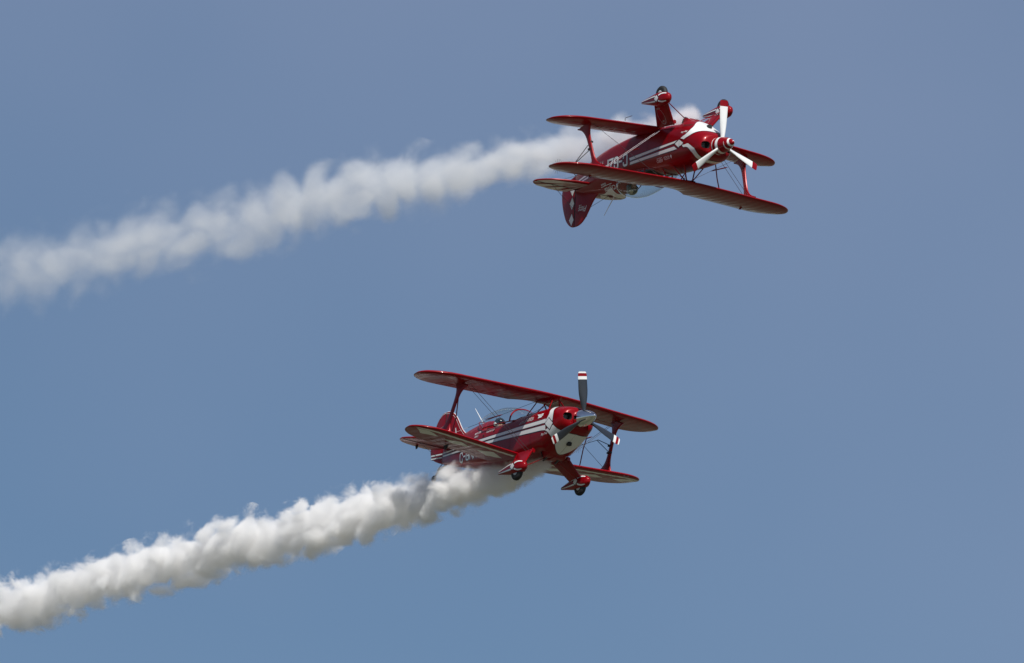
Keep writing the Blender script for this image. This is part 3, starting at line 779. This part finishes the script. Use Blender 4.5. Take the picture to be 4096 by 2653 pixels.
    tube(q, [(-5.52, .0, -.24), (-5.58, .0, -.27), (-5.64, .0, -.33)], .009, 6); tube(q, [(-5.62, 0, -.31), (-5.67, 0, -.36)], .017, 8)
    tws = q.build('tail_wheel_spring', STEEL, root)
    q = MB(); lathe(q, [(-.022, .02), (-.022, .058), (-.012, .072), (.012, .072), (.022, .058), (.022, .02)], (-5.79, 0, -.52), (0, 1, 0), 24); q.build('tail_wheel', BLACK, tws)
    q = MB(); tube(q, [(-5.245, 0, -.30), (-5.265, 0, -.40)], .012, 8); q.build('drain_tube', STEEL, root)
    q = MB(); lathe(q, [(0, .03), (.02, .02), (.05, .011)], (-4.10, 0, .40), (-.55, 0, .83), 12); tube(q, [(-4.12, 0, .435), (-4.47, 0, .80)], [.011, .0045], 8); q.build('aerial', WHITE, root)
    # ---- landing gear
    for s in sides:
        a0 = Vector((-1.54, s * .425, -.585)); a1 = Vector((-2.10, s * .425, -.60)); b0 = Vector((-1.40, s * .735, -1.0)); b1 = Vector((-1.80, s * .735, -.96))
        u = (a1 - a0).normalized(); d = (b0 - a0); w_ = u.cross(d).normalized(); dv = d - u * d.dot(u); hh = dv.length; dv.normalize()
        def gm(a, b_, h): return a0 + u * a + dv * b_ + w_ * h
        bx0, bx1 = (b0 - a0).dot(u), (b1 - a0).dot(u); aw = (a1 - a0).length
        q = MB(); plate(q, [(0, -.02), (bx0, hh), (bx1, hh), (bx1 + (aw - bx1) * .45, hh * .52), (aw, -.02)], .036, .02, gm)
        if not B_:
            for k, R_ in ((0, .125), (1, .085)):
                N = 28; cxx, cyy = aw * .5 + (0 if k == 0 else 0) - .03, hh * (.42 if k == 0 else .26)
                for h in (1, -1):
                    if k == 0:
                        for i in range(N):
                            t0, t1 = 2 * math.pi * i / N, 2 * math.pi * (i + 1) / N
                            q.add([gm(cxx + math.cos(a_) * r_ * .82, cyy + math.sin(a_) * r_ * 1.45, h * .0205) for a_, r_ in ((t0, R_), (t1, R_), (t1, R_ - .007), (t0, R_ - .007))], [(0, 1, 2, 3)], 1)
            dm = lambda a, b_, off: gm(a, b_, -s * (.0195 + off * 1)) if True else None
            for h in (1, -1):
                lettering(q, 'MARCIZZLE', (cxx + .055, cyy + .28), (-.13, 0), (0, -.028), lambda a, b_, off, h=h: gm(a, b_, h * (.0195 + off)), 1, 0, .01, .002, (9, 9))
                lettering(q, 'AERO', (cxx + .03, cyy - .01), (-.07, 0), (0, -.028), lambda a, b_, off, h=h: gm(a, b_, h * (.0195 + off)), 1, 0, .01, .002, (9, 9))
        tube(q, [a0 + Vector((.0, 0, .02)), b0], .021, 10); tube(q, [a1, b1], .014, 8)
        q.build('gear_leg', [RED, GREY], root)
        if s: 
            q = MB(); rbox(q, (-1.55, s * .44, -.615), .13, .07, .08, .03, 0, 0); q.build('gear_fitting', RED, root)
        # shock strut to the belly
        q = MB(); tube(q, [(-1.46, s * .70, -1.02), (-1.50, s * .06, -.66)], .014, 8, 0, .6); q.build('shock_strut', RED, root)
        # spat
        cy = s * .79; q = MB(); n_ = 28
        prof = [(-1.195, -.0, .012, .02), (-1.204, 0, .036, .048), (-1.232, 0, .062, .080), (-1.285, 0, .088, .110), (-1.36, 0, .106, .132), (-1.46, 0, .116, .146), (-1.56, 0, .114, .146), (-1.70, 0, .096, .126), (-1.86, 0, .070, .094), (-2.02, 0, .044, .060), (-2.16, 0, .020, .032), (-2.20, 0, .006, .020)]
        def spc(x): return -1.045 + (.012 if x > -1.5 else (-1.5 - x) * -.06 + .012)
        def spm(x, a_, off):
            for i in range(len(prof) - 1):
                if prof[i][0] >= x >= prof[i + 1][0]: break
            t_ = (x - prof[i][0]) / (prof[i + 1][0] - prof[i][0]); w_ = prof[i][2] * (1 - t_) + prof[i + 1][2] * t_; h_ = prof[i][3] * (1 - t_) + prof[i + 1][3] * t_
            c_, s_ = math.cos(a_), math.sin(a_)
            return Vector((x, cy + (w_ + off) * math.copysign(abs(c_) ** .85, c_), spc(x) + (h_ + off) * math.copysign(abs(s_) ** .85, s_)))
        xs_ = [p.x for p in catmull([(p[0], 0, 0) for p in prof], 3)]
        for x_ in xs_:
            for k in range(n_): q.v.append(tuple(spm(max(min(x_, -1.1951), -2.1999), 2 * math.pi * k / n_, 0)))
        for i in range(len(xs_) - 1):
            for k in range(n_): q.f.append([i * n_ + k, i * n_ + (k + 1) % n_, (i + 1) * n_ + (k + 1) % n_, (i + 1) * n_ + k]); q.m.append(0)
        q.f.append(list(range(n_))); q.m.append(0); q.f.append([(len(xs_) - 1) * n_ + k for k in range(n_)]); q.m.append(0)
        for so_ in (1, -1):          # both cheeks
            am2 = (lambda x, z, off, so_=so_: spm(x, z if so_ > 0 else math.pi - z, off))
            def two(P_, k=.006):
                decal(q, [tuple(p) for p in inset_poly(P_, -k)] if False else [(p[0], p[1]) for p in P_], am2, 2, (.03, .12), .003)
            def pale(P_, grow=.055):
                c_x = sum(p[0] for p in P_) / len(P_)
                N_ = len(P_) // 2
                up = [(p[0], p[1] + grow) for p in P_[:N_]]; dn = [(p[0], p[1] - grow) for p in P_[N_:]]
                decal(q, up + dn, am2, 2, (.03, .12), .002); decal(q, P_, am2, 1, (.03, .12), .0035)
            if True:
                pale([(-1.26, .98), (-1.36, .84), (-1.47, .46), (-1.47, .22), (-1.38, .50), (-1.27, .72)])
                pale([(-1.47, -.22), (-1.38, -.50), (-1.27, -.72), (-1.26, -.98), (-1.36, -.84), (-1.47, -.46)])
                pale([(-1.58, .46), (-1.80, .52), (-2.18, .66), (-2.18, .34), (-1.80, .30), (-1.58, .24)])
                pale([(-1.58, -.20), (-1.80, -.22), (-2.18, -.24), (-2.18, -.54), (-1.80, -.44), (-1.58, -.42)])
                D = [(-1.53, .42), (-1.455, .0), (-1.53, -.42), (-1.605, .0)]
                decal(q, [(-1.53, .54), (-1.442, .0), (-1.53, -.54), (-1.618, .0)], am2, 2, (.03, .12), .005); decal(q, D, am2, 1, (.03, .12), .0065)
        q.build('wheel_spat', [RED, WHITE, NAVY], root, 50)
        # tyre and hub
        q = MB(); lathe(q, [(-.052, .07), (-.058, .11), (-.050, .145), (-.030, .165), (0, .171), (.030, .165), (.050, .145), (.058, .11), (.052, .07)], (-1.50, cy, -1.145), (0, 1, 0), 36)
        wh = q.build('wheel', BLACK, root, 40)
        q = MB(); lathe(q, [(-.055, .01), (-.057, .06), (-.048, .075), (.048, .075), (.057, .06), (.055, .01)], (-1.50, cy, -1.145), (0, 1, 0), 24); q.build('wheel_hub', GREY, wh)
    # belly truss carrying the gear
    q = MB(); vs = []
    for x_, w_, z0 in ((-1.30, .08, -.70), (-1.44, .13, -.745), (-1.60, .12, -.73), (-1.72, .06, -.66)):
        vs += [(x_, -w_, -.60), (x_, w_, -.60), (x_, w_ * .6, z0), (x_, -w_ * .6, z0)]
    q.add(vs, [[4 * i + k, 4 * i + (k + 1) % 4, 4 * i + 4 + (k + 1) % 4, 4 * i + 4 + k] for i in range(3) for k in range(4)] + [[0, 1, 2, 3], [12, 13, 14, 15]]); q.build('gear_fairing', RED, root)
    # ---- aerobatic sight on the port strut, wing-tip odds and ends
    q = MB(); y_ = 1.975; c1 = Vector((-3.437, y_, .267))
    top = Vector((-2.28, y_, .10)); low = Vector((-2.30, y_, -.05)); kn = Vector((-2.76, y_, .29))
    tube(q, [top, kn], .008, 6); tube(q, [low, kn - Vector((.03, 0, .01))], .008, 6); tube(q, [kn, c1], .006, 6)
    for i in range(6):
        a_ = math.pi * i / 6; d = Vector((math.cos(a_), 0, math.sin(a_))) * .16; tube(q, [c1 - d, c1 + d], .0025, 5)
    tube(q, [c1, c1 + Vector((-.36, .0, -.02))], .0025, 5)
    for z_ in (.10, -.05): rbox(q, (-2.29 + (z_ - .1) * .1, y_, z_), .13, .06, .035, .012, 0, 2)
    q.build('sight_gauge', DARK, root)
    if not B_:
        q = MB(); tube(q, [(-2.02, 1.32, -.57), (-2.02, 1.32, -.63), (-1.78, 1.32, -.635)], .007, 6); q.build('pitot_tube', STEEL, root)
        q = MB(); rbox(q, (-2.5, 1.86, -.60), .24, .05, .03, .02, 0, 1); rbox(q, (-2.5, 1.86, -.57), .20, .02, .08, .008, 0, 0); q.build('aileron_fairing', RED, root)
    else:
        q = MB(); tube(q, [(-2.02, 2.2, -.52), (-2.02, 2.2, -.56), (-1.86, 2.2, -.565)], .007, 6); q.build('pitot_tube', STEEL, root)
        q = MB(); plate(q, [(-2.72, -.02), (-2.90, -.02), (-2.86, -.12), (-2.80, -.12)], .016, .004, lambda a, b_, h: Vector((a, -1.72 + h, -.55 + b_))); q.build('aileron_horn', DARK, root)
    # ---- trailing-edge hinges of the upper wing
    return root

# ------------------------------------------------------------ pilots
def pilot(M, v):
    """seated pilot; body grown as one skin, helmet as a child"""
    hx = -3.50; me = bpy.data.meshes.new('person'); bm = bmesh.new()
    J = {'pelvis': (hx - .0, 0, -.24, .13), 'waist': (hx + .0, 0, -.10, .125), 'chest': (hx - .01, 0, .06, .14), 'neckb': (hx - .01, 0, .165, .075), 'neck': (hx, 0, .215, .055),
         'head': (hx + .01, 0, .29, .085), 'crown': (hx + .005, 0, .355, .082)}
    E_ = [('pelvis', 'waist'), ('waist', 'chest'), ('chest', 'neckb'), ('neckb', 'neck'), ('neck', 'head'), ('head', 'crown')]
    for s in (1, -1):
        n_ = 'L' if s > 0 else 'R'
        J.update({'sh' + n_: (hx - .01, s * .17, .12, .062), 'el' + n_: (hx + .10, s * .20, -.13, .046), 'wr' + n_: (hx + .32, s * .10, -.16, .030), 'pa' + n_: (hx + .39, s * .08, -.15, .032),
                  'hip' + n_: (hx + .05, s * .10, -.26, .095), 'kn' + n_: (hx + .46, s * .14, -.16, .062), 'an' + n_: (hx + .75, s * .12, -.33, .042), 'to' + n_: (hx + .86, s * .12, -.25, .030)})
        E_ += [('chest', 'sh' + n_), ('sh' + n_, 'el' + n_), ('el' + n_, 'wr' + n_), ('wr' + n_, 'pa' + n_), ('pelvis', 'hip' + n_), ('hip' + n_, 'kn' + n_), ('kn' + n_, 'an' + n_), ('an' + n_, 'to' + n_)]
        for i in range(5):
            if i < 4:
                y_ = s * (.060 + .014 * i); l_ = (.062, .072, .068, .052)[3 - i if s > 0 else 3 - i]
                J['f%s%da' % (n_, i)] = (hx + .415, y_, -.145, .009); J['f%s%db' % (n_, i)] = (hx + .415 + l_ * .5, y_, -.155, .0085); J['f%s%dc' % (n_, i)] = (hx + .415 + l_ * .62, y_, -.155 - l_ * .5, .0075)
            else:
                J['f%s%da' % (n_, i)] = (hx + .385, s * .048, -.14, .010); J['f%s%db' % (n_, i)] = (hx + .41, s * .028, -.15, .009); J['f%s%dc' % (n_, i)] = (hx + .43, s * .022, -.175, .008)
            E_ += [('pa' + n_, 'f%s%da' % (n_, i)), ('f%s%da' % (n_, i), 'f%s%db' % (n_, i)), ('f%s%db' % (n_, i), 'f%s%dc' % (n_, i))]
    V = {}
    for k, p in J.items(): V[k] = bm.verts.new(p[:3])
    for a, b_ in E_: bm.edges.new((V[a], V[b_]))
    bm.verts.index_update(); bm.to_mesh(me); bm.free()
    o = bpy.data.objects.new('tmp', me); COL.objects.link(o)
    md = o.modifiers.new('s', 'SKIN'); ly = me.skin_vertices[0] if me.skin_vertices else None
    if ly is None:
        bpy.context.view_layer.objects.active = o; bpy.ops.mesh.customdata_skin_add(); ly = me.skin_vertices[0]
    for i, (k, p) in enumerate(J.items()):
        ly.data[i].radius = (p[3], p[3]); ly.data[i].use_root = (k == 'pelvis')
    o.modifiers.new('u', 'SUBSURF').levels = 2
    dg = bpy.context.evaluated_depsgraph_get(); me2 = bpy.data.meshes.new_from_object(o.evaluated_get(dg))
    bpy.data.objects.remove(o); bpy.data.meshes.remove(me)
    b_ = MB(); b_.add_mesh(me2); bpy.data.meshes.remove(me2)
    # nose, brow, ears and eyes on the head
    for i, vv in enumerate(b_.v):
        x_, y_, z_ = vv
        if z_ > .22 and abs(x_ - hx) < .2:
            y_ *= .86; x_ = hx + (x_ - hx) * 1.08
            d = math.exp(-((y_) / .014) ** 2 - ((z_ - .292) / .020) ** 2) * .022
            if x_ > hx + .04: x_ += d
        b_.v[i] = (x_, y_, z_)
    b_.m = [1 if (sum(b_.v[i][2] for i in f_) / len(f_) > .20) or (sum(b_.v[i][0] for i in f_) / len(f_) > hx + .37 and sum(abs(b_.v[i][1]) for i in f_) / len(f_) < .115 and sum(b_.v[i][2] for i in f_) / len(f_) > -.2) else 0 for f_ in b_.f]
    for s in (1, -1):
        lathe(b_, [(0, .001), (.004, .012), (.012, .014), (.016, .008)], (hx + .005, s * .072, .295), (0, s, 0), 12, 1)
        lathe(b_, [(0, .009), (.006, .007), (.009, .001)], (hx + .088, s * .028, .312), (1, 0, 0), 10, 2)
    lathe(b_, [(0, .016), (.003, .012), (.005, .001)], (hx + .096, 0, .255), (1, 0, 0), 10, 3)
    o = b_.build('person', [SUIT, SKIN, HELMET, paint('lips', (.30, .09, .07), .5, 0)], None, 60, fix=False)
    o.matrix_world = M @ Matrix.Translation((0, 0, 0 if v == 'chrome' else .065))
    # helmet shell, open at the face
    q = MB(); N, n_ = 18, 36; c_ = Vector((hx - .002, 0, .335)); rx, ry, rz = .132, .118, .125
    idx = {}
    for i in range(N + 1):
        el = math.pi / 2 - (math.pi * .80) * i / N
        for k in range(n_):
            a_ = 2 * math.pi * k / n_; q.v.append((c_.x + rx * math.cos(el) * math.cos(a_), ry * math.cos(el) * math.sin(a_), c_.z + rz * math.sin(el)))
    for i in range(N):
        for k in range(n_):
            el = math.pi / 2 - (math.pi * .80) * (i + .5) / N; a_ = 2 * math.pi * (k + .5) / n_; fa = min(a_, 2 * math.pi - a_)
            if el < .12 and fa < .95: continue
            mm = 0
            if v == 'swirl' and .35 < el < 1.0 and .5 < fa < 1.3: mm = 1
            if v == 'chrome' and el < -.32: mm = 1
            q.f.append([i * n_ + k, i * n_ + (k + 1) % n_, (i + 1) * n_ + (k + 1) % n_, (i + 1) * n_ + k]); q.m.append(mm)
    h = q.build('helmet', [HELMET if v == 'chrome' else HELMET2, COLLAR if v == 'chrome' else PALE], o, 60)
    md = h.modifiers.new('thickness', 'SOLIDIFY'); md.thickness = .008
    for s in (1, -1):
        q = MB(); lathe(q, [(0, .042), (.02, .040), (.026, .02)], (hx + .0, s * .108, .30), (0, s, 0), 18); q.build('earcup', COLLAR if v == 'chrome' else HELMET2, o)
    # harness and collar
    q = MB(); tube(q, [Vector((hx - .01 + .085 * math.cos(t_), .105 * math.sin(t_), .175)) for t_ in [2 * math.pi * i / 20 for i in range(21)]], .022, 8); q.build('collar', COLLAR, o)
    return o

# placement of the two machines, in camera space (x right, y down, z away) -> world
e = R(ELEV)
CW = Matrix(((1, 0, 0), (0, math.sin(e), math.cos(e)), (0, -math.cos(e), math.sin(e))))
def place(Rm, t_):
    M = (CW @ Matrix(Rm)).to_4x4(); M.translation = CW @ Vector(t_) + Vector((0, 0, 1.7)); return M
M_TOP = place(((.58351, -.81102, -.04212), (-.15753, -.16391, .97382), (-.79668, -.56159, -.2234)), (4.561, -3.898, 236.391))
M_LOW = place(((.56673, .81928, .08716), (-.14732, .20485, -.96764), (-.81062, .53556, .23679)), (1.702, 1.713, 234.55))

top = biplane(M_TOP, 'swirl')
tag(top, label='red biplane flying upside down with white-tipped swirl on its red spinner, wheels up', category='airplane', group='red aerobatic biplanes in formation')
low = biplane(M_LOW, 'chrome')
tag(low, label='red biplane flying upright below the other, with polished silver spinner', category='airplane', group='red aerobatic biplanes in formation')
p1 = pilot(M_TOP, 'swirl'); tag(p1, label='pilot in dark helmet with pale panel, head down in the inverted upper biplane', category='person', group='pilots under the canopies')
p2 = pilot(M_LOW, 'chrome'); tag(p2, label='pilot in glossy black helmet sitting upright in the lower biplane', category='person', group='pilots under the canopies')

# ------------------------------------------------------------ smoke trails: volumes in lumpy closed skins
def bp(M, px, py, yv=0.0):
    """point of an aircraft's own plane y=yv that lies under a direction of the photo"""
    F = 2048 / math.tan(R(5.1 / 2)); d = CW @ Vector(((px - 2048) / F, (py - 1326.5) / F, 1)); Mi = M.inverted()
    o = Mi @ Vector((0, 0, 1.7)); d = Mi.to_3x3() @ d; k = (yv - o.y) / d.y
    return M @ (o + d * k)
def smoke(name, A, Bp, r0, r1, rk, dens, soft, col, seed, amp, length_extra, sc_n):
    ax = (Bp - A); L_ = ax.length * length_extra; q = ax.to_track_quat('X', 'Z')
    mb = MB(); N, n_ = 420, 36
    def Rr(x): return r0 + (r1 - r0) * (1 - math.exp(-x / rk))
    for i in range(N + 1):
        x = L_ * i / N
        for k in range(n_):
            a_ = 2 * math.pi * k / n_; rr = Rr(x) * 1.36
            if i < 6: rr *= math.sqrt(max(.02, 1 - (1 - i / 6) ** 2))
            p = Vector((x, rr * math.cos(a_), rr * math.sin(a_)))
            nn = noise.fractal(p * (1.1 / Rr(x) ** .6) + Vector((seed, 0, 0)), 1, 2, 3, noise_basis='PERLIN_ORIGINAL')
            rr *= 1 + .22 * nn
            mb.v.append((x, rr * math.cos(a_), rr * math.sin(a_)))
    for i in range(N):
        for k in range(n_): mb.f.append([i * n_ + k, i * n_ + (k + 1) % n_, (i + 1) * n_ + (k + 1) % n_, (i + 1) * n_ + k]); mb.m.append(0)
    mb.f.append(list(range(n_))); mb.m.append(0); mb.f.append([N * n_ + k for k in range(n_)]); mb.m.append(0)
    m = bpy.data.materials.new(name + '_vapour'); m.use_nodes = True; t = m.node_tree
    for n in list(t.nodes):
        if n.type == 'BSDF_PRINCIPLED': t.nodes.remove(n)
    out = t.nodes['Material Output']; pv = t.nodes.new('ShaderNodeVolumePrincipled')
    pv.inputs['Color'].default_value = (*col, 1); pv.inputs['Anisotropy'].default_value = .0
    tc_ = t.nodes.new('ShaderNodeTexCoord'); sx = t.nodes.new('ShaderNodeSeparateXYZ'); t.links.new(tc_.outputs['Object'], sx.inputs[0])
    def mth(op, a, b_=None, c_=None, clamp=False):
        n = t.nodes.new('ShaderNodeMath'); n.operation = op; n.use_clamp = clamp
        for i, v in enumerate((a, b_, c_)):
            if v is None: continue
            if isinstance(v, (int, float)): n.inputs[i].default_value = v
            else: t.links.new(v, n.inputs[i])
        return n.outputs[0]
    # R(x) = r0 + (r1-r0)(1-exp(-x/rk))
    ex = mth('EXPONENT', mth('MULTIPLY', sx.outputs[0], -1 / rk)); RR = mth('SUBTRACT', r1, mth('MULTIPLY', ex, r1 - r0))
    rad = mth('SQRT', mth('ADD', mth('MULTIPLY', sx.outputs[1], sx.outputs[1]), mth('MULTIPLY', sx.outputs[2], sx.outputs[2])))
    rn = mth('DIVIDE', rad, RR)
    off = t.nodes.new('ShaderNodeVectorMath'); off.operation = 'MULTIPLY_ADD'; t.links.new(tc_.outputs['Object'], off.inputs[0]); off.inputs[1].default_value = (.72, 1, 1); off.inputs[2].default_value = (seed * 3.1, seed, 0)
    def nse(scale, det, vec):
        n = t.nodes.new('ShaderNodeTexNoise'); n.inputs['Scale'].default_value = scale; n.inputs['Detail'].default_value = det; n.inputs['Roughness'].default_value = .5
        t.links.new(vec, n.inputs['Vector']); return n
    big = nse(sc_n * .42, 1, off.outputs[0])
    wv = t.nodes.new('ShaderNodeVectorMath'); wv.operation = 'MULTIPLY_ADD'; t.links.new(big.outputs['Color'], wv.inputs[0]); wv.inputs[1].default_value = (.5, .5, .5); t.links.new(off.outputs[0], wv.inputs[2])
    puf = nse(sc_n, 0, wv.outputs[0]); fin_ = nse(sc_n * 2.9, 2.5, wv.outputs[0])
    b1 = mth('ABSOLUTE', mth('SUBTRACT', puf.outputs['Fac'], .5)); b2 = mth('ABSOLUTE', mth('SUBTRACT', fin_.outputs['Fac'], .5))
    s0 = mth('MULTIPLY', mth('SUBTRACT', big.outputs['Fac'], .5), amp[0])
    s1 = mth('MULTIPLY', mth('SUBTRACT', b1, .10), amp[1]); s2 = mth('MULTIPLY', mth('SUBTRACT', b2, .08), amp[2])
    shape = mth('ADD', mth('ADD', mth('SUBTRACT', 1.0, rn), s0), mth('ADD', s1, s2))
    d1 = mth('MULTIPLY', shape, 1 / soft, clamp=True)
    dd = mth('MULTIPLY', mth('MULTIPLY', d1, d1), dens[0])
    # thins out along the trail
    thin = mth('ADD', dens[1], mth('MULTIPLY', mth('EXPONENT', mth('MULTIPLY', sx.outputs[0], -1 / 7.0)), 1 - dens[1]))
    patch = nse(sc_n * .8, 2, off.outputs[0]); dd = mth('MULTIPLY', dd, mth('MAXIMUM', mth('MULTIPLY_ADD', mth('SUBTRACT', patch.outputs['Fac'], .5), 3.2, 1.0), .12))
    t.links.new(mth('MULTIPLY', dd, thin), pv.inputs['Density']); t.links.new(pv.outputs[0], out.inputs['Volume'])
    try: m.cycles.volume_step_rate = .03
    except Exception: pass
    o = mb.build(name, m, None, 180); o.location = A; o.rotation_mode = 'QUATERNION'; o.rotation_quaternion = q
    return o
s1 = smoke('smoke_trail', bp(M_LOW, 2195, 1862), bp(M_LOW, 0, 2436), .15, .57, 2.6, (9.5, .5), .46, (.992, .987, .980), 3.3, (1.0, 2.3, 1.4), 1.10, 2.3)
tag(s1, label='dense white smoke trail streaming from beneath the lower upright biplane', category='smoke', group='white smoke trails')
s2 = smoke('smoke_trail', bp(M_TOP, 2770, 478), bp(M_TOP, 0, 1100), .36, .98, 14.0, (3.9, .07), .60, (.982, .990, .998), 8.1, (1.0, 2.4, .8), 1.08, 1.5)
tag(s2, label='thinner hazy smoke trail drifting behind the upper inverted biplane', category='smoke', group='white smoke trails')
